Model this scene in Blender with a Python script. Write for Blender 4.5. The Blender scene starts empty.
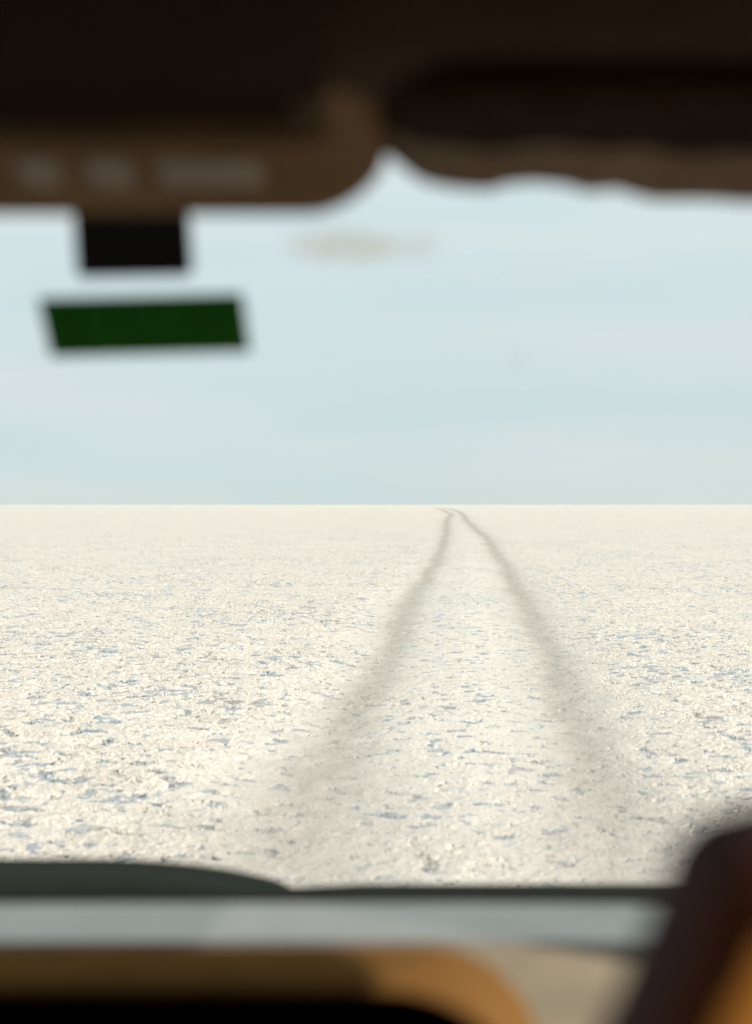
import bpy, math
import numpy as np
from mathutils import Vector

sc = bpy.context.scene
C = sc.collection
R = math.radians
EYE = 1.62          # lens height above the salt
F = 50 / 36 * 1024  # focal length in pixels, used to turn measurements into metres

# ------------------------------------------------------------------ helpers
def link(o, parent=None):
    C.objects.link(o)
    if parent is not None:
        o.parent = parent
    return o

def mesh(name, verts, faces, mat, parent=None, smooth=True, bevel=0, sub=0, mats=None, fm=None):
    me = bpy.data.meshes.new(name)
    me.from_pydata([tuple(v) for v in verts], [], faces)
    me.materials.append(mat)
    for m in (mats or []):
        me.materials.append(m)
    me.update()
    if smooth:
        me.polygons.foreach_set('use_smooth', [True] * len(me.polygons))
    if fm:
        for i, k in fm.items():
            me.polygons[i].material_index = k
    o = link(bpy.data.objects.new(name, me), parent)
    if bevel:
        b = o.modifiers.new('bevel', 'BEVEL'); b.width = bevel; b.segments = 4; b.limit_method = 'ANGLE'
        b.angle_limit = R(35)
    if sub:
        s = o.modifiers.new('sub', 'SUBSURF'); s.levels = sub; s.render_levels = sub
    return o

def grid(rows, close_u=False):
    """rows: list of equally long lists of points -> verts, faces"""
    n = len(rows[0]); vs = [p for r in rows for p in r]; fs = []
    for i in range(len(rows) - 1):
        for j in range(n - (0 if close_u else 1)):
            k = (j + 1) % n
            fs.append((i * n + j, i * n + k, (i + 1) * n + k, (i + 1) * n + j))
    return vs, fs

def box(x0, x1, y0, y1, z0, z1):
    v = [(x, y, z) for z in (z0, z1) for y in (y0, y1) for x in (x0, x1)]
    f = [(0, 2, 3, 1), (4, 5, 7, 6), (0, 1, 5, 4), (2, 6, 7, 3), (0, 4, 6, 2), (1, 3, 7, 5)]
    return v, f

def joinb(*bs):
    V, Fc = [], []
    for v, f in bs:
        n = len(V); V += v; Fc += [tuple(i + n for i in q) for q in f]
    return V, Fc

def interp(x, pts):
    return float(np.interp(x, [p[0] for p in pts], [p[1] for p in pts]))

def smooth_interp(x, pts):
    xs = [p[0] for p in pts]; ys = [p[1] for p in pts]
    if x <= xs[0]: return ys[0]
    if x >= xs[-1]: return ys[-1]
    for a in range(len(xs) - 1):
        if x <= xs[a + 1]:
            t = (x - xs[a]) / (xs[a + 1] - xs[a]); t = t * t * (3 - 2 * t)
            return ys[a] + (ys[a + 1] - ys[a]) * t

# ------------------------------------------------------------------ materials
def material(name):
    m = bpy.data.materials.new(name); m.use_nodes = True
    nt = m.node_tree; b = nt.nodes['Principled BSDF']
    return m, nt, nt.nodes, nt.links, b

def simple(name, col, rough=.7, noise=120, var=.25, bump=.15, spec=.5, metal=0, coat=0):
    """solid surface with fine procedural grain in colour, roughness and height"""
    m, nt, N, L, b = material(name)
    tc = N.new('ShaderNodeTexCoord')
    n = N.new('ShaderNodeTexNoise'); n.inputs['Scale'].default_value = noise; n.inputs['Detail'].default_value = 5
    L.new(tc.outputs['Object'], n.inputs['Vector'])
    n2 = N.new('ShaderNodeTexNoise'); n2.inputs['Scale'].default_value = noise * .06; n2.inputs['Detail'].default_value = 4
    L.new(tc.outputs['Object'], n2.inputs['Vector'])
    add = N.new('ShaderNodeMath'); add.operation = 'MULTIPLY_ADD'
    L.new(n.outputs['Fac'], add.inputs[0]); add.inputs[1].default_value = .4
    mul = N.new('ShaderNodeMath'); mul.operation = 'MULTIPLY'; mul.inputs[1].default_value = .6
    L.new(n2.outputs['Fac'], mul.inputs[0]); L.new(mul.outputs[0], add.inputs[2])
    cr = N.new('ShaderNodeValToRGB')
    cr.color_ramp.elements[0].position = .3; cr.color_ramp.elements[1].position = .7
    cr.color_ramp.elements[0].color = tuple(c * (1 - var) for c in col) + (1,)
    cr.color_ramp.elements[1].color = tuple(min(1, c * (1 + var)) for c in col) + (1,)
    L.new(add.outputs[0], cr.inputs[0]); L.new(cr.outputs[0], b.inputs['Base Color'])
    b.inputs['Roughness'].default_value = rough
    b.inputs['Specular IOR Level'].default_value = spec
    b.inputs['Metallic'].default_value = metal
    b.inputs['Coat Weight'].default_value = coat
    bp = N.new('ShaderNodeBump'); bp.inputs['Strength'].default_value = bump; bp.inputs['Distance'].default_value = .002
    L.new(n.outputs['Fac'], bp.inputs['Height']); L.new(bp.outputs[0], b.inputs['Normal'])
    return m

HEADLINER = simple('headliner_fabric', (.062, .031, .014), .95, 300, spec=.1)
CONSOLE = simple('brown_plastic', (.31, .205, .12), .8, 160, spec=.1)  # light tone of the console, for the flank and front band painted as lit
CONSOLE_HALFLIT = simple('brown_plastic_halflit', (.12, .075, .042), .85, 160, spec=.1)
CONSOLE_SHADED = simple('brown_plastic_shaded', (.034, .016, .007), .9, 160, spec=.05)  # same plastic with the shade of the underside put into its colour
BUTTON = simple('grey_button_plastic', (.60, .52, .46), .7, 90, spec=.2)
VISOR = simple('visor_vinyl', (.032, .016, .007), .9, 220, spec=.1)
VISOR_LIT = simple('visor_vinyl_lit', (.27, .200, .145), .9, 220, spec=.1)  # same vinyl as the visor, light on its front painted into the colour
BLACK = simple('black_plastic', (.010, .009, .009), .6, 160, spec=.3)
PIT = simple('black_cavity_shade', (.004, .003, .003), .95, 160, spec=.05)  # near-black colour stands in for the shade inside the instrument cavity
TAN = simple('tan_dashboard_vinyl', (.30, .25, .18), .8, 240, spec=.15)
SILVER = simple('grey_dashboard_panel', (.52, .50, .465), .5, 200, var=.08, bump=.04, metal=1)
BROWN = simple('brown_hood_vinyl', (.18, .092, .030), .75, 240, bump=.05, spec=0)
PAINT = simple('dark_green_paint', (.0075, .0105, .0065), .8, 60, var=.2, bump=.1, spec=.06)
TRIM = simple('black_rubber', (.010, .009, .008), .9, 150, spec=.1)
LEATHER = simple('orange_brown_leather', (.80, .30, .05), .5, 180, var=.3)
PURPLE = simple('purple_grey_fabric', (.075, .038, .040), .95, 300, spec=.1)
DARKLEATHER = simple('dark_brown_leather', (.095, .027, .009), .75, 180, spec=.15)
STICKER = simple('green_film', (.018, .19, .014), .6, 30, var=.35, spec=.2)
BODY = simple('outer_body_paint', (.030, .038, .030), .35, 60, var=.12, bump=.02, coat=.3)
CARPET = simple('dark_carpet', (.012, .009, .007), .95, 300)
METAL = simple('dull_metal', (.35, .35, .35), .45, 200, metal=1)
TYRE = simple('tyre_rubber', (.02, .02, .02), .9, 100)

def glass_material():
    m, nt, N, L, b = material('windshield_glass')
    N.remove(b)
    out = N['Material Output']
    tr = N.new('ShaderNodeBsdfTransparent'); tr.inputs[0].default_value = (.95, .975, .975, 1)
    gl = N.new('ShaderNodeBsdfGlossy'); gl.inputs['Roughness'].default_value = .02
    fr = N.new('ShaderNodeFresnel'); fr.inputs['IOR'].default_value = 1.22
    mx = N.new('ShaderNodeMixShader')
    L.new(fr.outputs[0], mx.inputs[0]); L.new(tr.outputs[0], mx.inputs[1]); L.new(gl.outputs[0], mx.inputs[2])
    # soft tan patches on the pane
    tc = N.new('ShaderNodeTexCoord')
    df = N.new('ShaderNodeBsdfDiffuse'); df.inputs[0].default_value = (.80, .56, .20, 1)
    tl = N.new('ShaderNodeBsdfTranslucent'); tl.inputs[0].default_value = (.80, .56, .20, 1)
    ds = N.new('ShaderNodeMixShader'); ds.inputs[0].default_value = .5
    L.new(df.outputs[0], ds.inputs[1]); L.new(tl.outputs[0], ds.inputs[2])
    def blob(cx, cz, rx, rz, power):
        sp = N.new('ShaderNodeSeparateXYZ'); L.new(tc.outputs['Object'], sp.inputs[0])
        def term(sock, c, r):
            a = N.new('ShaderNodeMath'); a.operation = 'SUBTRACT'; L.new(sock, a.inputs[0]); a.inputs[1].default_value = c
            d = N.new('ShaderNodeMath'); d.operation = 'DIVIDE'; L.new(a.outputs[0], d.inputs[0]); d.inputs[1].default_value = r
            e = N.new('ShaderNodeMath'); e.operation = 'POWER'; L.new(d.outputs[0], e.inputs[0]); e.inputs[1].default_value = 2
            return e
        s = N.new('ShaderNodeMath'); s.operation = 'ADD'
        L.new(term(sp.outputs[0], cx, rx).outputs[0], s.inputs[0]); L.new(term(sp.outputs[2], cz, rz).outputs[0], s.inputs[1])
        no = N.new('ShaderNodeTexNoise'); no.inputs['Scale'].default_value = 60; L.new(tc.outputs['Object'], no.inputs['Vector'])
        s2 = N.new('ShaderNodeMath'); s2.operation = 'MULTIPLY_ADD'; L.new(no.outputs['Fac'], s2.inputs[0]); s2.inputs[1].default_value = 1.3
        L.new(s.outputs[0], s2.inputs[2])
        mr = N.new('ShaderNodeMapRange'); mr.interpolation_type = 'SMOOTHSTEP'
        mr.inputs['From Min'].default_value = 1.75; mr.inputs['From Max'].default_value = .55
        mr.inputs['To Min'].default_value = 0; mr.inputs['To Max'].default_value = power
        L.new(s2.outputs[0], mr.inputs['Value'])
        return mr.outputs['Result']
    fac = None
    for px, py, wx, wy, pw in ((340, 246, 62, 20, .36), (405, 246, 42, 15, .22), (515, 360, 11, 11, .10), (545, 275, 70, 16, .03), (60, 330, 60, 70, .02)):
        d = 1.4256 / (1 - .625 * (py - 504.5) / F)
        o = blob((px - 376) / F * d, EYE - (py - 504.5) / F * d, wx / F * d, wy / F * d, pw)
        if fac is None: fac = o
        else:
            a = N.new('ShaderNodeMath'); a.operation = 'ADD'; L.new(fac, a.inputs[0]); L.new(o, a.inputs[1]); fac = a.outputs[0]
    m2 = N.new('ShaderNodeMixShader')
    L.new(fac, m2.inputs[0]); L.new(mx.outputs[0], m2.inputs[1]); L.new(ds.outputs[0], m2.inputs[2])
    L.new(m2.outputs[0], out.inputs['Surface'])
    return m
GLASS = glass_material()

def clear_glass():
    m, nt, N, L, b = material('side_window_glass')
    N.remove(b); out = N['Material Output']
    tr = N.new('ShaderNodeBsdfTransparent'); tr.inputs[0].default_value = (.94, .96, .95, 1)
    gl = N.new('ShaderNodeBsdfGlossy'); gl.inputs['Roughness'].default_value = .02
    fr = N.new('ShaderNodeFresnel'); fr.inputs['IOR'].default_value = 1.22
    mx = N.new('ShaderNodeMixShader')
    L.new(fr.outputs[0], mx.inputs[0]); L.new(tr.outputs[0], mx.inputs[1]); L.new(gl.outputs[0], mx.inputs[2])
    L.new(mx.outputs[0], out.inputs['Surface'])
    return m
SIDEGLASS = clear_glass()

def salt_material():
    m, nt, N, L, b = material('salt_crust')
    out = N['Material Output']
    tc = N.new('ShaderNodeTexCoord')
    P = tc.outputs['Object']
    def noise(scale, detail=4, rough=.55, dist=0, vec=P, dim='3D'):
        n = N.new('ShaderNodeTexNoise'); n.noise_dimensions = dim
        n.inputs['Scale'].default_value = scale; n.inputs['Detail'].default_value = detail
        n.inputs['Roughness'].default_value = rough; n.inputs['Distortion'].default_value = dist
        L.new(vec, n.inputs['Vector']); return n.outputs['Fac']
    def math_(op, a, b_=None, c=None):
        n = N.new('ShaderNodeMath'); n.operation = op
        for i, v in enumerate((a, b_, c)):
            if v is None: continue
            if isinstance(v, (int, float)): n.inputs[i].default_value = v
            else: L.new(v, n.inputs[i])
        return n.outputs[0]
    def rng(v, a, b_, c=0., d=1.):
        n = N.new('ShaderNodeMapRange'); n.interpolation_type = 'SMOOTHSTEP'
        L.new(v, n.inputs['Value'])
        for k, q in zip(('From Min', 'From Max', 'To Min', 'To Max'), (a, b_, c, d)):
            if isinstance(q, (int, float)): n.inputs[k].default_value = q
            else: L.new(q, n.inputs[k])
        return n.outputs['Result']
    def mix(f, a, b_):
        n = N.new('ShaderNodeMix'); n.data_type = 'RGBA'
        if isinstance(f, float): n.inputs[0].default_value = f
        else: L.new(f, n.inputs[0])
        for s, v in ((n.inputs[6], a), (n.inputs[7], b_)):
            if isinstance(v, tuple): s.default_value = v + (1,)
            else: L.new(v, s)
        return n.outputs[2]
    at = N.new('ShaderNodeAttribute'); at.attribute_name = 'wear'
    sep = N.new('ShaderNodeSeparateColor'); L.new(at.outputs['Color'], sep.inputs[0])
    track, press = sep.outputs[0], sep.outputs[1]
    # squash the domain so plates are a little wider than deep
    mp = N.new('ShaderNodeMapping'); mp.inputs['Scale'].default_value = (.92, .95, 1); L.new(P, mp.inputs['Vector'])
    V = mp.outputs[0]
    big = noise(.35, 3, vec=V)            # metres wide drift in how broken the crust is
    n1 = noise(7.2, 5, .60, .30, vec=V)    # broken plates
    n2 = noise(26, 4, .6, .3, vec=V)      # crystals
    n3 = noise(90, 3, .6, vec=V)
    lo = math_('ADD', math_('MULTIPLY', big, .20), .312)
    lo = math_('SUBTRACT', lo, math_('MULTIPLY', press, .020))
    lo = math_('SUBTRACT', lo, math_('MULTIPLY', track, .02))
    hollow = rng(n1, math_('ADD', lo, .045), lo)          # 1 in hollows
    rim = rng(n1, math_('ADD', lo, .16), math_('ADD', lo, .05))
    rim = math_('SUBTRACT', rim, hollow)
    chips = rng(n2, .62, .70)                             # bright crystals
    pits = rng(n2, .40, .33)
    rough = math_('SUBTRACT', 1, math_('MULTIPLY', press, .6))
    base = mix(rng(noise(1.6, 3), .35, .65), (.65, .59, .52), (.715, .655, .585))
    base = mix(math_('MULTIPLY', rng(noise(13, 3, .6, vec=V), .40, .62), math_('SUBTRACT', .50, math_('MULTIPLY', press, .42))), base, (.53, .495, .45))
    base = mix(math_('MULTIPLY', rng(noise(2.6, 5, .68, vec=V), .46, .60), math_('MULTIPLY', rough, .34)), base, (.52, .475, .425))
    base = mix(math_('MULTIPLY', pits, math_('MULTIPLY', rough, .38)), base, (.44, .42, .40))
    base = mix(math_('MULTIPLY', chips, math_('SUBTRACT', .9, math_('MULTIPLY', press, .45))), base, (.85, .83, .78))
    base = mix(math_('MULTIPLY', rim, .35), base, (.82, .775, .70))
    base = mix(math_('MULTIPLY', rng(noise(5, 4, .7), .60, .68), .5), base, (.60, .50, .39))
    base = mix(math_('MULTIPLY', press, .62), base, (.60, .58, .54))
    base = mix(math_('MULTIPLY', hollow, .70), base, mix(rng(noise(1.2, 3), .50, .66), (.20, .28, .36), (.29, .275, .255)))  # damp bluish salt, with some of the hollows' shade mixed into the colour
    grit = rng(n3, .3, .7, .72, 1.0)
    tcol = mix(grit, (.21, .188, .162), (.41, .378, .335))
    base = mix(math_('MULTIPLY', track, .92), base, tcol)
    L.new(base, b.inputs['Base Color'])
    L.new(rng(hollow, 0., 1., .85, .28), b.inputs['Roughness'])
    b.inputs['Specular IOR Level'].default_value = .35
    # height in metres
    h = math_('MULTIPLY', n1, .082)
    h = math_('ADD', h, math_('MULTIPLY', rim, .007))
    h = math_('SUBTRACT', h, math_('MULTIPLY', hollow, .010))
    h = math_('ADD', h, math_('MULTIPLY', noise(3.2, 2, .5, vec=V), .022))
    h = math_('ADD', h, math_('MULTIPLY', math_('MULTIPLY', n2, .026), math_('SUBTRACT', 1, math_('MULTIPLY', press, .45))))
    h = math_('ADD', h, math_('MULTIPLY', chips, .006))
    h = math_('ADD', h, math_('MULTIPLY', n3, .004))
    h = math_('MULTIPLY', h, math_('SUBTRACT', 1, math_('MULTIPLY', press, .74)))
    h = math_('SUBTRACT', h, math_('MULTIPLY', track, .022))
    ds = N.new('ShaderNodeDisplacement'); ds.inputs['Midlevel'].default_value = 0; ds.inputs['Scale'].default_value = 1
    L.new(h, ds.inputs['Height']); L.new(ds.outputs[0], out.inputs['Displacement'])
    m.displacement_method = 'BOTH'
    return m
SALT = salt_material()

# ------------------------------------------------------------------ the salt flat and its tyre tracks
def g2(px, py):
    return ((px - 376) * EYE / (py - 504.5), F * EYE / (py - 504.5))
LEFT = [(150, 1120), (235, 940), (278, 868), (312, 800), (342, 745), (366, 700), (393, 640), (413, 600), (436.5, 562), (444.5, 541), (446, 528), (446.5, 521), (451.5, 515), (446.5, 512), (438, 508.5), (424, 507)]
RIGHT = [(730, 1120), (668, 940), (632, 868), (603, 800), (583, 745), (565, 700), (538, 640), (521, 600), (499, 562), (486.5, 539), (475, 530), (465.5, 521), (463, 515.5), (459.5, 512.5), (449, 508.8), (434, 507)]
def path_of(pts):
    q = [g2(*p) for p in pts]
    q.sort(key=lambda a: a[1])
    ys = np.array([a[1] for a in q]); xs = np.array([a[0] for a in q])
    ly = np.log(ys)
    dense = np.linspace(ly[0], ly[-1], 900)
    x = np.interp(dense, ly, xs / ys)
    k = np.ones(21) / 21
    xp = np.pad(x, 10, mode='edge'); x = np.convolve(xp, k, 'valid')
    return dense, x * np.exp(dense)

def axis_pos(start, s0, grow, end):
    out = [start]; s = s0
    while out[-1] < end:
        out.append(out[-1] + s); s *= grow
    out[-1] = end
    return out
xr = axis_pos(2.2, .026, 1.0155, 9000)
xs = sorted([-x for x in xr] + list(np.arange(-2.2 + .026, 2.2 - .013, .026)) + xr)
yf = list(np.arange(5.2, 9.0, .020)) + axis_pos(9.0, .020, 1.0085, 9000)
yb = [-y for y in axis_pos(0, .4, 1.2, 9000)][::-1]
ys = yb + list(np.arange(.25, 5.2, .25)) + yf
X, Y = np.meshgrid(np.array(xs), np.array(ys))
nx, ny = X.shape[1], X.shape[0]

def hash2(i, j):
    h = (i.astype(np.int64) * 374761393 + j.astype(np.int64) * 668265263) & 0xffffffff
    h = ((h ^ (h >> 13)) * 1274126177) & 0xffffffff
    return ((h ^ (h >> 16)) & 0xffff) / 65535.
def vnoise(x, y):
    i = np.floor(x); j = np.floor(y); u = x - i; v = y - j
    u = u * u * (3 - 2 * u); v = v * v * (3 - 2 * v)
    return (hash2(i, j) * (1 - u) + hash2(i + 1, j) * u) * (1 - v) + (hash2(i, j + 1) * (1 - u) + hash2(i + 1, j + 1) * u) * v

lY = np.log(np.clip(Y, 2.0, None))
wear = np.zeros(X.shape + (4,), np.float32); wear[..., 3] = 1
cores = []
wob = (vnoise(X * 1.3, Y * .45) - .5) * .16 + (vnoise(X * 5, Y * 3) - .5) * .10
ragged = (vnoise(X * 9, Y * 7) - .5)
dist = []
for pts in (LEFT, RIGHT):
    dy, px_ = path_of(pts)
    cx = np.interp(lY, dy, px_)
    slope = np.gradient(px_, np.exp(dy)); sl = np.interp(lY, dy, slope)
    dd = (X - cx) / np.sqrt(1 + sl * sl)
    dist.append((dd, cx))
far = np.clip((Y - 45) / 240, 0, 1)
valid = np.clip((Y - 1.0) / .5, 0, 1) * (Y < 690)
allt = np.zeros_like(X); 
for k, (dd, cx) in enumerate(dist):
    w = .235 + (.36, .26)[k] * np.clip((9.5 - Y) / 4, 0, 1) + .40 * far
    e = np.abs(dd + wob) / w
    t = (.62 * np.exp(-(e * 1.15) ** 2) + .40 * np.exp(-(e * .50) ** 2)) * (.95 + ragged * .30)
    t *= 1 - .22 * np.clip((9.5 - Y) / 4, 0, 1)
    t = np.clip(t, 0, 1) * valid
    cores.append((np.abs(dd) < w * 1.25) & (Y > 1.2) & (Y < 690))
    allt = np.maximum(allt, t)
mid = (dist[0][1] + dist[1][1]) / 2
half = np.abs(dist[1][1] - dist[0][1]) / 2
e = (np.abs(X - mid + wob * 2) - half) / 1.05
press = np.clip(1 - e, 0, 1); press = press * press * (3 - 2 * press)
strip = np.exp(-((X - mid + wob) / .32) ** 2)           # the untouched strip between the wheels
press = press * (1 - .30 * strip) * (.72 + .5 * (vnoise(X * 1.1 + 9, Y * .6) - .5)) * np.clip((90 - Y) / 60, 0, 1) * np.clip(Y / 2, 0, 1)
wear[..., 0] = allt
wear[..., 1] = np.clip(press, 0, 1)
Z = (vnoise(X * .25, Y * .25) - .5) * .03 * (np.abs(Y) < 80)

cls = np.zeros((ny - 1, nx - 1), np.int8)
cellcore = [c[:-1, :-1] for c in cores]
cls[cellcore[0]] = 1
cls[cellcore[1] & ~cellcore[0]] = 2

def ground_part(name, mask):
    ii, jj = np.nonzero(mask)
    a = ii * nx + jj
    quads = np.stack([a, a + 1, a + nx + 1, a + nx], 1)
    used, inv = np.unique(quads.ravel(), return_inverse=True)
    me = bpy.data.meshes.new(name)
    co = np.stack([X.ravel()[used], Y.ravel()[used], Z.ravel()[used]], 1).astype(np.float32)
    nq = len(quads)
    me.vertices.add(len(used)); me.vertices.foreach_set('co', co.ravel())
    me.loops.add(nq * 4); me.loops.foreach_set('vertex_index', inv.astype(np.int32))
    me.polygons.add(nq)
    me.polygons.foreach_set('loop_start', (np.arange(nq) * 4).astype(np.int32))
    me.update(calc_edges=True)
    me.polygons.foreach_set('use_smooth', np.ones(nq, bool))
    ca = me.color_attributes.new('wear', 'FLOAT_COLOR', 'POINT')
    ca.data.foreach_set('color', wear.reshape(-1, 4)[used].astype(np.float32).ravel())
    me.materials.append(SALT)
    o = link(bpy.data.objects.new(name, me))
    o['kind'] = 'structure'
    return o
flat = ground_part('salt_flat', cls == 0)
flat['label'] = 'cracked white salt flat stretching level to the horizon'
flat['category'] = 'ground'
for k, lab in ((1, 'left of the two grey tyre tracks running over the salt to the horizon'),
               (2, 'right of the two grey tyre tracks running over the salt to the horizon')):
    t = ground_part('tyre_track', cls == k)
    t['label'] = lab; t['category'] = 'tyre track'; t['group'] = 'tyre tracks worn into the salt'

# ------------------------------------------------------------------ the car the picture is taken from
CX = -.10                     # the car's middle line
XL, XR = CX - .75, CX + .75
car = bpy.data.objects.new('car', None); link(car)
car.location = (0, 0, 0)
car['label'] = 'dark cabin of a car with brown lining, looking out over its windshield'
car['category'] = 'car'

def part(name, vf, mat, parent=car, label=None, **k):
    o = mesh(name, vf[0], vf[1], mat, parent, **k)
    if label: o['label'] = label
    return o

# roof lining: dips to a lip at y=.85, rises into the visor recess on the right, header at the windshield
def console_edge(x):     # how far right the console reaches, 0..1 going down its right flank
    return x
rows = []
NXH = 90
for y, z, zr in ((-1.5, 1.90, 1.90), (-.8, 1.965, 1.965), (0, 1.975, 1.975), (.45, 1.955, 1.955), (.62, 1.93, 1.93), (.74, 1.905, 1.905), (.80, 1.893, 1.893), (.845, 1.889, 1.889),
                 (.862, 1.893, 1.893), (.870, 1.905, 1.912), (.875, 1.915, 1.95), (.93, 1.93, 1.975), (1.1, 1.945, 1.978), (1.18, 1.94, 1.965), (1.205, 1.925, 1.935), (1.225, 1.920, 1.920), (1.24, 1.93, 1.93)):
    r = []
    for i in range(NXH + 1):
        x = XL + (XR - XL) * i / NXH
        t = min(1, max(0, (x - .004) / .03)); t = t * t * (3 - 2 * t)
        q = 1 - min(1, max(0, (x - .004) / .055)); yy = y + (.085 * q * q if .85 < y < 1.0 else 0)
        crown = -.05 * ((x - CX) / .75) ** 4
        r.append((x, yy, z + (zr - z) * t + crown * (1 if y < .7 else .5)))
    rows.append(r)
part('headliner', grid(rows), HEADLINER)

# overhead console in the middle
def console_rows():
    x0, x1 = -.44, .012
    rows = []
    prof = [(.50, 1.93), (.56, 1.905), (.60, 1.898), (.72, 1.888), (.80, 1.884), (.85, 1.8835), (.90, 1.8838), (.94, 1.884), (.97, 1.8835), (.985, 1.8822), (1.00, 1.8795), (1.015, 1.876), (1.05, 1.864), (1.09, 1.854), (1.115, 1.847), (1.13, 1.850), (1.14, 1.87), (1.14, 1.95)]
    n = 60
    for y, z in prof:
        r = []
        for i in range(n + 1):
            u = i / n
            x = x0 + (x1 - x0) * u
            e = max(0, (abs(u - .5) * 2 - .72) / .28)         # rounded flanks
            lift = (1 - math.sqrt(max(0, 1 - min(1, e) ** 1.6))) * .060
            r.append((x, y, min(1.98, z + lift)))
        rows.append([(x0, y, 1.98)] + r + [(x1, y, 1.98)])
    return rows
cr = console_rows()
vs, fs = grid(cr)
ncol = len(cr[0]) - 1
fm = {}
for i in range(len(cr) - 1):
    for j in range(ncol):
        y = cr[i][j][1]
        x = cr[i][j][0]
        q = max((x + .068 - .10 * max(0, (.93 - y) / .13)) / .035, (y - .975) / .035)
        fm[i * ncol + j] = 1 if q < .25 else 2 if q < .8 else 0  # painted light by position: shaded underside, half-lit edge, lit flank and front
con = part('overhead_console', (vs, fs), CONSOLE, label='brown overhead console with pale buttons above the windshield', mats=[CONSOLE_SHADED, CONSOLE_HALFLIT], fm=fm)
def pillbox(cx, cy, cz, sx, sy, sz, tilt=0):
    v, f = box(-sx / 2, sx / 2, -sy / 2, sy / 2, -sz / 2, sz / 2)
    c, s = math.cos(tilt), math.sin(tilt)
    return [(cx + a, cy + b_ * c - d * s, cz + b_ * s + d * c) for a, b_, d in v], f
for px_, w in ((42, 40), (112, 44), (212, 104)):
    o = part('button', pillbox((px_ - 376) / F * 1.05, 1.045, 1.8635, w / F * 1.05, .034, .006, -.25), BUTTON, parent=con, bevel=.0025)

# sun visor, right side: padded slab with a slightly wavy lower edge
def visor():
    px_edge = [(384, 158), (396, 161), (404, 165), (416, 174), (432, 181), (452, 184.5), (490, 184.5), (506, 180.5), (540, 179), (566, 180), (584, 187), (600, 187.5), (614, 186), (632, 191), (652, 195), (700, 197), (760, 198), (1300, 200)]
    n = 110; rows = []
    m = 44
    x0, x1 = .008, .50
    for i in range(n + 1):
        x = x0 + (x1 - x0) * (i / n)
        py = smooth_interp(376 + x * F / 1.15, px_edge)
        zf = EYE - (py + 12 - 504.5) / F * 1.15
        e0 = max(0, 1 - (x - x0) / .035); e1 = max(0, 1 - (x1 - x) / .035)
        e = max(e0, e1); shr = math.sqrt(max(0, 1 - e * e))
        ring = []
        th = .011 * max(.06, shr)
        # closed section: front lower edge -> rear upper edge
        yF, yR = 1.15 - .02 * (1 - shr), .925 + .05 * (1 - shr)
        for k in range(m):
            a = 2 * math.pi * k / m
            c, s = math.cos(a), math.sin(a)
            t = .5 + .5 * math.copysign(abs(c) ** .35, c)     # 0 rear .. 1 front
            y = yR + (yF - yR) * t
            zc = 1.897 + (zf + .011 - 1.897) * t ** 1.2
            z = zc + th * math.copysign(abs(s) ** .6, s) + .002 * math.sin(x * 90) * math.sin(y * 60)
            ring.append((x, y, z))
        rows.append(ring)
    vs, fs = grid(rows, True)
    fs.append(tuple(range(m))); fs.append(tuple(range(n * m, n * m + m))[::-1])
    fm = {i * m + k: 1 for i in range(n) for k in range(m) if sum(rows[i][q % m][1] for q in (k, k + 1)) / 2 > 1.04}  # front faces take the painted lit tone
    return vs, fs, fm
VIS = visor()
vis = part('sun_visor', VIS[:2], VISOR, mats=[VISOR_LIT], fm=VIS[2], label='brown padded sun visor folded up at the top right')
# pivot rod of the visor
v, f = joinb(pillbox(.49, 1.135, 1.9, .03, .02, .06))
part('bracket', (v, f), CONSOLE, parent=vis, bevel=.004)
# left visor (mostly behind the console, out of the frame)
def shift(vf, dx):
    return [(2 * CX - .24 - x + dx, y, z) for x, y, z in vf[0]], [tuple(reversed(q)) for q in vf[1]]
part('sun_visor', shift(VIS, -.11), VISOR, mats=[VISOR_LIT], fm=VIS[2], label='brown padded sun visor at the left of the console')

# windshield
def ws(u, t):
    x = XL + .03 + (XR - XL - .06) * u
    bow = -.10 * (2 * u - 1) ** 4 - .03 * (2 * u - 1) ** 2
    return (x, 1.235 + .50 * t + bow, 1.925 - .80 * t)
wr = [[ws(i / 40, t / 14) for i in range(41)] for t in range(15)]
wind = part('windshield', grid(wr), GLASS, label='clear raked windshield with a faint tan patch near the top')
def on_ws(px_, py_, off=.0):
    """point of the windshield surface seen at a given direction, moved off towards the cabin"""
    best = None
    a, c = (px_ - 376) / F, -(py_ - 504.5) / F
    lo, hi = 1.0, 2.0
    for _ in range(40):
        d = (lo + hi) / 2
        u = (a * d - XL - .03) / (XR - XL - .06)
        bow = -.10 * (2 * u - 1) ** 4 - .03 * (2 * u - 1) ** 2
        t = (1.925 - (EYE + c * d)) / .80
        if d < 1.235 + .50 * t + bow: lo = d
        else: hi = d
    n = Vector((0, -.80, -.50)).normalized()
    return Vector((a * d, d, EYE + c * d)) + n * off
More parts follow.
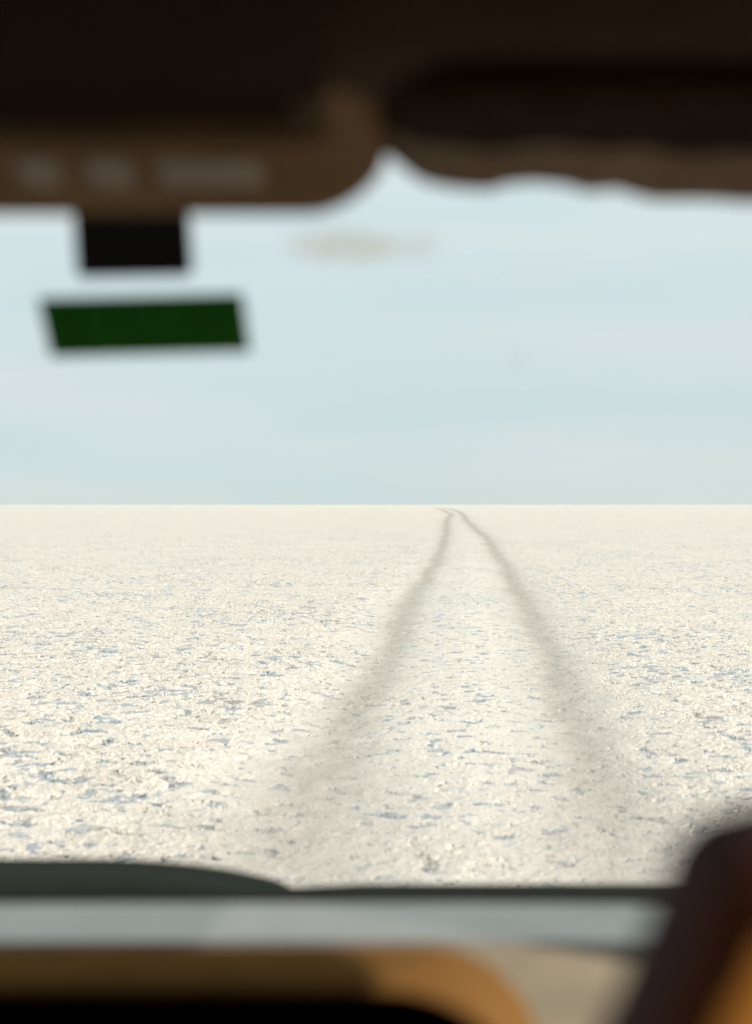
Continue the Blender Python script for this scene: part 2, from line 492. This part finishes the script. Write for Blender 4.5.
# green film sticker on the glass
cn = [(39, 297), (243, 292), (251, 350), (52, 355)]
def slab(cn, off, th, n=10):
    """a thin slab following the glass between four directions"""
    def P(s, t, o):
        x = (cn[0][0] * (1 - s) + cn[1][0] * s) * (1 - t) + (cn[3][0] * (1 - s) + cn[2][0] * s) * t
        y = (cn[0][1] * (1 - s) + cn[1][1] * s) * (1 - t) + (cn[3][1] * (1 - s) + cn[2][1] * s) * t
        return on_ws(x, y, o)
    rows = []
    for o in (off, off + th):
        rows.append([P(i / n, 0, o) for i in range(n)] + [P(1, i / n, o) for i in range(n)] + [P(1 - i / n, 1, o) for i in range(n)] + [P(0, 1 - i / n, o) for i in range(n)])
    vs, fs = grid(rows, True)
    m = 4 * n
    fs.append(tuple(range(m))[::-1]); fs.append(tuple(range(m, 2 * m)))
    return vs, fs
part('sticker', slab(cn, .003, .0015), STICKER, label='dark green oblong sticker on the windshield under the black mirror mount', smooth=False)
# black mirror mount / sensor housing under the console
hb = [(75, 188), (190, 188), (195, 269), (80, 271)]
part('sensor_housing', slab(hb, .006, .016, 6), BLACK, label='small black housing hanging below the overhead console', smooth=False, bevel=.007)

# dashboard: tan top, grey strip along the glass, brown instrument hood
def dash_sheet(prof, xa=XL, xb=XR, n=60, wav=0.):
    rows = []
    for y, z in prof:
        r = []
        for i in range(n + 1):
            x = xa + (xb - xa) * i / n
            bow = -.07 * ((x - CX) / .75) ** 4
            r.append((x, y + bow * min(1, max(0, (y - 1.0) / .5)), z + wav * math.sin(x * 7)))
        rows.append(r)
    return grid(rows)
part('dashboard', dash_sheet([(1.76, 1.06), (1.68, 1.13), (1.60, 1.166), (1.565, 1.166), (1.46, 1.169), (1.45, 1.170), (1.40, 1.167), (1.30, 1.163), (1.20, 1.158), (1.12, 1.148), (1.07, 1.125), (1.05, 1.08), (1.06, .95), (1.12, .7), (1.16, .42)]), TAN,
     label='tan vinyl dashboard top below the windshield')
part('defroster_panel', dash_sheet([(1.575, 1.168), (1.573, 1.178), (1.565, 1.1805), (1.54, 1.1805), (1.50, 1.176), (1.465, 1.173), (1.452, 1.1718), (1.4505, 1.165)]), SILVER,
     label='grey strip along the far edge of the dashboard')

# instrument hood
def arch(xa, xb, ztop, zbot, rad, y, n=16, inset=0.):
    pts = [(xa + inset, y, zbot)]
    for i in range(n + 1):
        a = math.pi - math.pi / 2 * i / n
        pts.append((xa + rad + (rad - inset) * math.cos(a), y, ztop - rad + (rad - inset) * math.sin(a)))
    for i in range(n + 1):
        a = math.pi / 2 - math.pi / 2 * i / n
        pts.append((xb - rad + (rad - inset) * math.cos(a), y, ztop - rad + (rad - inset) * math.sin(a)))
    pts.append((xb - inset, y, zbot))
    return pts
HXA, HXB = -.74, .128
HZ, HR = 1.2755, .125
rows = [arch(HXA + .03, HXB + .012, 1.232, 1.08, .09, 1.24),
        arch(HXA + .02, HXB + .012, 1.248, 1.08, .10, 1.20),
        arch(HXA + .01, HXB + .008, 1.265, 1.08, .115, 1.12),
        arch(HXA, HXB + .003, HZ - .002, 1.08, HR, 1.06),
        arch(HXA, HXB, HZ, 1.08, HR, 1.035),
        arch(HXA, HXB, HZ, 1.08, HR, 1.022, inset=.001),
        arch(HXA, HXB, HZ, 1.08, HR, 1.017, inset=.004),
        arch(HXA, HXB, HZ, 1.08, HR, 1.020, inset=.006)]
hood_i = part('instrument_hood', grid(rows), BROWN, label='glossy brown hood over the instruments with a rounded right shoulder')
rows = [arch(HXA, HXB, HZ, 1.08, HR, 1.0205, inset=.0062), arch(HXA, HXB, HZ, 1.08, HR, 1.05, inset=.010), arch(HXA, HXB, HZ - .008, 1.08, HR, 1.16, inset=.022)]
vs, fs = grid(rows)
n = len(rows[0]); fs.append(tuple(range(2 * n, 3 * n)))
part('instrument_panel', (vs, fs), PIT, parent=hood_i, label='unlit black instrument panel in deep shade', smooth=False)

# bonnet seen over the dashboard
def zb(x, y):
    px_ = 376 + x * F / y
    base_l = smooth_interp(y, [(1.80, 1.085), (2.1, 1.062), (2.4, 1.014), (2.65, .945), (2.95, .84), (3.05, .66), (3.07, .45)])
    low = -.043
    bump_ = 0
    # raised left panel with a rounded right border at x = -.16
    t = (-.160 - x) / .34
    t = max(0, min(1, t)); t = math.sqrt(1 - (1 - t) ** 2) ** 1.25
    right = .006 * max(0, min(1, (x + .14) / .12))
    side = -.25 * max(0, abs(x - CX) - .62) ** 1.5
    return base_l + low * (1 - t) + .007 * t + right * (1 - t) + side - .004
rows = []
for y in [1.80, 1.84, 1.9, 2.0, 2.1, 2.2, 2.3, 2.36, 2.4, 2.45, 2.5, 2.55, 2.6, 2.65, 2.72, 2.8, 2.88, 2.95, 3.0, 3.03, 3.05, 3.06, 3.07]:
    rows.append([(XL - .02 + (XR - XL + .04) * i / 180, y, zb(XL - .02 + (XR - XL + .04) * i / 180, y)) for i in range(181)])
part('bonnet', grid(rows), PAINT, label='dark green bonnet, its left half raised, beyond the windshield')
part('cowl', box(XL, XR, 1.745, 1.80, .98, 1.131), TRIM, smooth=False, bevel=.01)
# wiper lying along the foot of the glass
def tube(pts, r, n=10):
    rows = []
    for i, p in enumerate(pts):
        a = Vector(pts[max(0, i - 1)]); b_ = Vector(pts[min(len(pts) - 1, i + 1)])
        d = (b_ - a).normalized(); u = d.orthogonal().normalized(); v = d.cross(u)
        rr = r[i] if isinstance(r, (list, tuple)) else r
        rows.append([tuple(Vector(p) + (u * math.cos(2 * math.pi * k / n) + v * math.sin(2 * math.pi * k / n)) * rr) for k in range(n)])
    vs, fs = grid(rows, True)
    fs.append(tuple(range(n))[::-1]); fs.append(tuple(range((len(rows) - 1) * n, len(rows) * n)))
    return vs, fs
for xa, xb in ((-.72, -.12), (-.05, .52)):
    part('wiper', tube([(xa, 1.742, 1.10), ((xa + xb) / 2, 1.752, 1.105), (xb, 1.742, 1.10)], .006), TRIM)

# body shell: roof skin, doors with window openings, pillars, floor, rear wall
part('roof', box(XL - .03, XR + .03, -1.5, 1.2, 1.985, 2.02), BODY, bevel=.01)
part('floor_pan', box(XL, XR, -1.5, 1.7, .40, .45), CARPET, smooth=False)
part('rear_wall', joinb(box(XL, XR, -1.55, -1.5, .40, 1.35), box(XL, XR, -1.55, -1.5, 1.75, 2.0), box(XL, XL + .2, -1.55, -1.5, 1.35, 1.75), box(XR - .2, XR, -1.55, -1.5, 1.35, 1.75)), BODY, smooth=False)
for s, xw in ((-1, XL), (1, XR)):
    xo = xw + s * .05
    a, b_ = min(xw, xo), max(xw, xo)
    part('side_panel', joinb(box(a, b_, -1.5, -.75, .40, 1.99), box(a, b_, 1.42, 1.78, .40, 1.10), box(a, b_, -.75, 1.16, 1.84, 1.984)), BODY, smooth=False)
    d = part('door', box(a, b_, .12, 1.415, .40, 1.16), BODY, smooth=False, bevel=.01)
    v0 = [(xw + s * .02, .20, 1.16), (xw + s * .02, 1.36, 1.16), (xw + s * .02, 1.16, 1.838), (xw + s * .02, .20, 1.838)]
    part('window_pane', (v0, [(0, 1, 2, 3)]), SIDEGLASS, parent=d, smooth=False)
    part('handle', tube([(xw - s * .03, .5, 1.05), (xw - s * .05, .55, 1.05), (xw - s * .05, .70, 1.05), (xw - s * .03, .75, 1.05)], .008), BLACK, parent=d)
    d = part('door', box(a, b_, -.745, .115, .40, 1.16), BODY, smooth=False, bevel=.01)
    v0 = [(xw + s * .02, -.74, 1.16), (xw + s * .02, .12, 1.16), (xw + s * .02, .12, 1.838), (xw + s * .02, -.74, 1.838)]
    part('window_pane', (v0, [(0, 1, 2, 3)]), SIDEGLASS, parent=d, smooth=False)
    part('pillar', box(a, b_, .12, .19, 1.165, 1.835), HEADLINER, smooth=False, bevel=.008)
    part('sun_blocker', box(min(xw, xw - s * .012), max(xw, xw - s * .012), .47, 1.205, 1.64, 1.90), HEADLINER, smooth=False, bevel=.004)  # added panel out of view, keeps sun off the dashboard and instrument hood
    part('door_frame_sun_block', joinb(box(a, b_, 1.21, 1.40, 1.165, 1.55), box(a, b_, 1.21, 1.30, 1.55, 1.70)), BODY, smooth=False)  # unseen frame, its reach and height shaped to shade the far dashboard
    part('pillar', tube([(xw, 1.60, 1.10), (xw + s * .0, 1.38, 1.45), (xw, 1.13, 1.90)], [.045, .04, .04]), HEADLINER)
    for yw in (-.9, 2.45):
        w = part('wheel', ([], []), TYRE)
        rows = []
        for rr, xx in ((.20, .0), (.36, .0), (.385, .03), (.385, .17), (.36, .20), (.20, .20)):
            rows.append([(xw + s * .05 - s * xx, yw + rr * math.cos(2 * math.pi * k / 40), .385 + rr * math.sin(2 * math.pi * k / 40)) for k in range(40)])
        bpy.data.objects.remove(w)
        w = part('wheel', grid(rows, True), TYRE)
        rows = []
        for rr, xx in ((.20, .0), (.18, .02), (.05, .03), (.01, .02)):
            rows.append([(xw + s * .05 - s * xx, yw + rr * math.cos(2 * math.pi * k / 32), .385 + rr * math.sin(2 * math.pi * k / 32)) for k in range(32)])
        part('rim', grid(rows, True), METAL, parent=w)
part('front_bumper', box(XL - .02, XR + .02, 2.95, 3.04, .40, .64), BODY, smooth=False, bevel=.01)

# front passenger seat, its top left corner in the frame
def seat_back():
    """rounded slab: closed rings stacked upward, left side nearly flat and leaning to the right as it rises"""
    rows = []; xr_ = .655
    prof = [(.80, .03, 0), (1.15, .03, 0), (1.30, .070, 0), (1.36, .092, 0), (1.398, .107, 0), (1.43, .118, 0), (1.452, .125, 0), (1.465, .128, 0), (1.474, .133, .002), (1.481, .140, .006), (1.487, .155, .014), (1.492, .185, .022), (1.496, .24, .036), (1.498, .30, .05)]
    n = 120
    for z, xl, sh in prof:
        y0 = .545 - (z - 1.43) * .25        # leans back towards the rear seat
        hw = (xr_ - (xl - .10) * .6 - xl) / 2; cx = xl + hw
        ring = []
        for k in range(n):
            a = 2 * math.pi * (k + .5) / n
            c, s = math.cos(a), math.sin(a)
            ex = max(0., abs(s))
            x = .003 + cx + hw * math.copysign(abs(c) ** .16, c)
            y = y0 + .062 + (.062 - sh) * math.copysign(abs(s) ** .40, s)
            ring.append((x, y, z))
        rows.append(ring)
    vs, fs = grid(rows, True)
    fs.append(tuple(range(n))[::-1]); fs.append(tuple(range((len(rows) - 1) * n, len(rows) * n)))
    return vs, fs, len(rows), n, rows
vs, fs, nr, n, srows = seat_back()
seat = part('front_seat', box(.14, .62, .55, 1.02, .62, .78), DARKLEATHER, label='brown leather front seat with orange lit back, bottom right', bevel=.05)
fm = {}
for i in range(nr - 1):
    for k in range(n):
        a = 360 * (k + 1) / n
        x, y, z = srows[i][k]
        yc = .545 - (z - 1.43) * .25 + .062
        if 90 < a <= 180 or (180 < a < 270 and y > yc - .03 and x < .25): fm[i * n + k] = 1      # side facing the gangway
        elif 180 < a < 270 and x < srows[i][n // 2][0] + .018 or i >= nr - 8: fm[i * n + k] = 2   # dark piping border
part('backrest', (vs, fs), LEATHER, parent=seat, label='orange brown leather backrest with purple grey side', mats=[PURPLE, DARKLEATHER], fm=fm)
part('headrest', box(.27, .50, .52, .60, 1.55, 1.74), DARKLEATHER, parent=seat, bevel=.035)
for x in (.33, .44):
    part('headrest_post', tube([(x, .565, 1.48), (x, .56, 1.57)], .006), METAL, parent=seat)
seat2 = part('front_seat', box(-.80, -.34, .55, 1.02, .62, .78), DARKLEATHER, label='brown leather front seat at the left side of the cabin', bevel=.05)
part('backrest', ([(x * .86 - .90, y, z * .86 + .02) for x, y, z in vs], fs), DARKLEATHER, parent=seat2)

# ------------------------------------------------------------------ light, sky
EL, AZ = 27, 116            # degrees; azimuth clockwise from the viewing direction
ts = Vector((math.sin(R(AZ)) * math.cos(R(EL)), math.cos(R(AZ)) * math.cos(R(EL)), math.sin(R(EL))))
sun = bpy.data.lights.new('sun', 'SUN'); sun.energy = 3.3; sun.angle = R(.6); sun.color = (1, .88, .76)
so = link(bpy.data.objects.new('sun', sun)); so.rotation_euler = ts.to_track_quat('Z', 'Y').to_euler()

w = bpy.data.worlds.new('World'); sc.world = w; w.use_nodes = True
N, L = w.node_tree.nodes, w.node_tree.links
bg = N['Background']; out = N['World Output']
sky = N.new('ShaderNodeTexSky'); sky.sky_type = 'NISHITA'; sky.sun_disc = False
sky.sun_elevation = R(EL); sky.sun_rotation = R(AZ); sky.altitude = 3600; sky.dust_density = 1.5; sky.ozone_density = 1.5
L.new(sky.outputs[0], bg.inputs['Color']); bg.inputs['Strength'].default_value = .07
veil = N.new('ShaderNodeBackground'); veil.inputs['Strength'].default_value = .47
tc = N.new('ShaderNodeTexCoord')
mp = N.new('ShaderNodeMapping'); mp.inputs['Scale'].default_value = (1, 1, 7); mp.inputs['Location'].default_value = (.3, .2, .0)
L.new(tc.outputs['Generated'], mp.inputs['Vector'])
n1 = N.new('ShaderNodeTexNoise'); n1.inputs['Scale'].default_value = 2.6; n1.inputs['Detail'].default_value = 6; n1.inputs['Roughness'].default_value = .5
L.new(mp.outputs[0], n1.inputs['Vector'])
crp = N.new('ShaderNodeValToRGB')
crp.color_ramp.elements[0].position = .38; crp.color_ramp.elements[0].color = (.775, .895, .91, 1)
crp.color_ramp.elements[1].position = .72; crp.color_ramp.elements[1].color = (.88, .935, .92, 1)
L.new(n1.outputs['Fac'], crp.inputs[0]); L.new(crp.outputs[0], veil.inputs['Color'])
sx = N.new('ShaderNodeSeparateXYZ'); L.new(tc.outputs['Generated'], sx.inputs[0])
mr = N.new('ShaderNodeMapRange'); mr.inputs['From Min'].default_value = 0; mr.inputs['From Max'].default_value = .22
mr.inputs['To Min'].default_value = .435; mr.inputs['To Max'].default_value = .50
L.new(sx.outputs[2], mr.inputs['Value']); L.new(mr.outputs[0], veil.inputs['Strength'])
mx = N.new('ShaderNodeMixShader'); mx.inputs[0].default_value = .93
L.new(bg.outputs[0], mx.inputs[1]); L.new(veil.outputs[0], mx.inputs[2]); L.new(mx.outputs[0], out.inputs['Surface'])

# ------------------------------------------------------------------ camera
cam = bpy.data.cameras.new('camera'); co = link(bpy.data.objects.new('camera', cam))
co.location = (0, 0, EYE); co.rotation_euler = (R(90) - math.atan(7.5 / F), 0, 0)
cam.sensor_fit = 'VERTICAL'; cam.sensor_height = 36; cam.sensor_width = 36; cam.lens = 50
cam.clip_start = .02; cam.clip_end = 30000
cam.dof.use_dof = True; cam.dof.focus_distance = 18; cam.dof.aperture_fstop = 50 / 25
sc.camera = co
sc.view_settings.view_transform = 'Standard'; sc.view_settings.look = 'None'
sc.view_settings.exposure = .9; sc.view_settings.gamma = 1; sc.view_settings.use_curve_mapping = False
sc.cycles.use_denoising = True
sc.cycles.max_bounces = 8; sc.cycles.transparent_max_bounces = 12
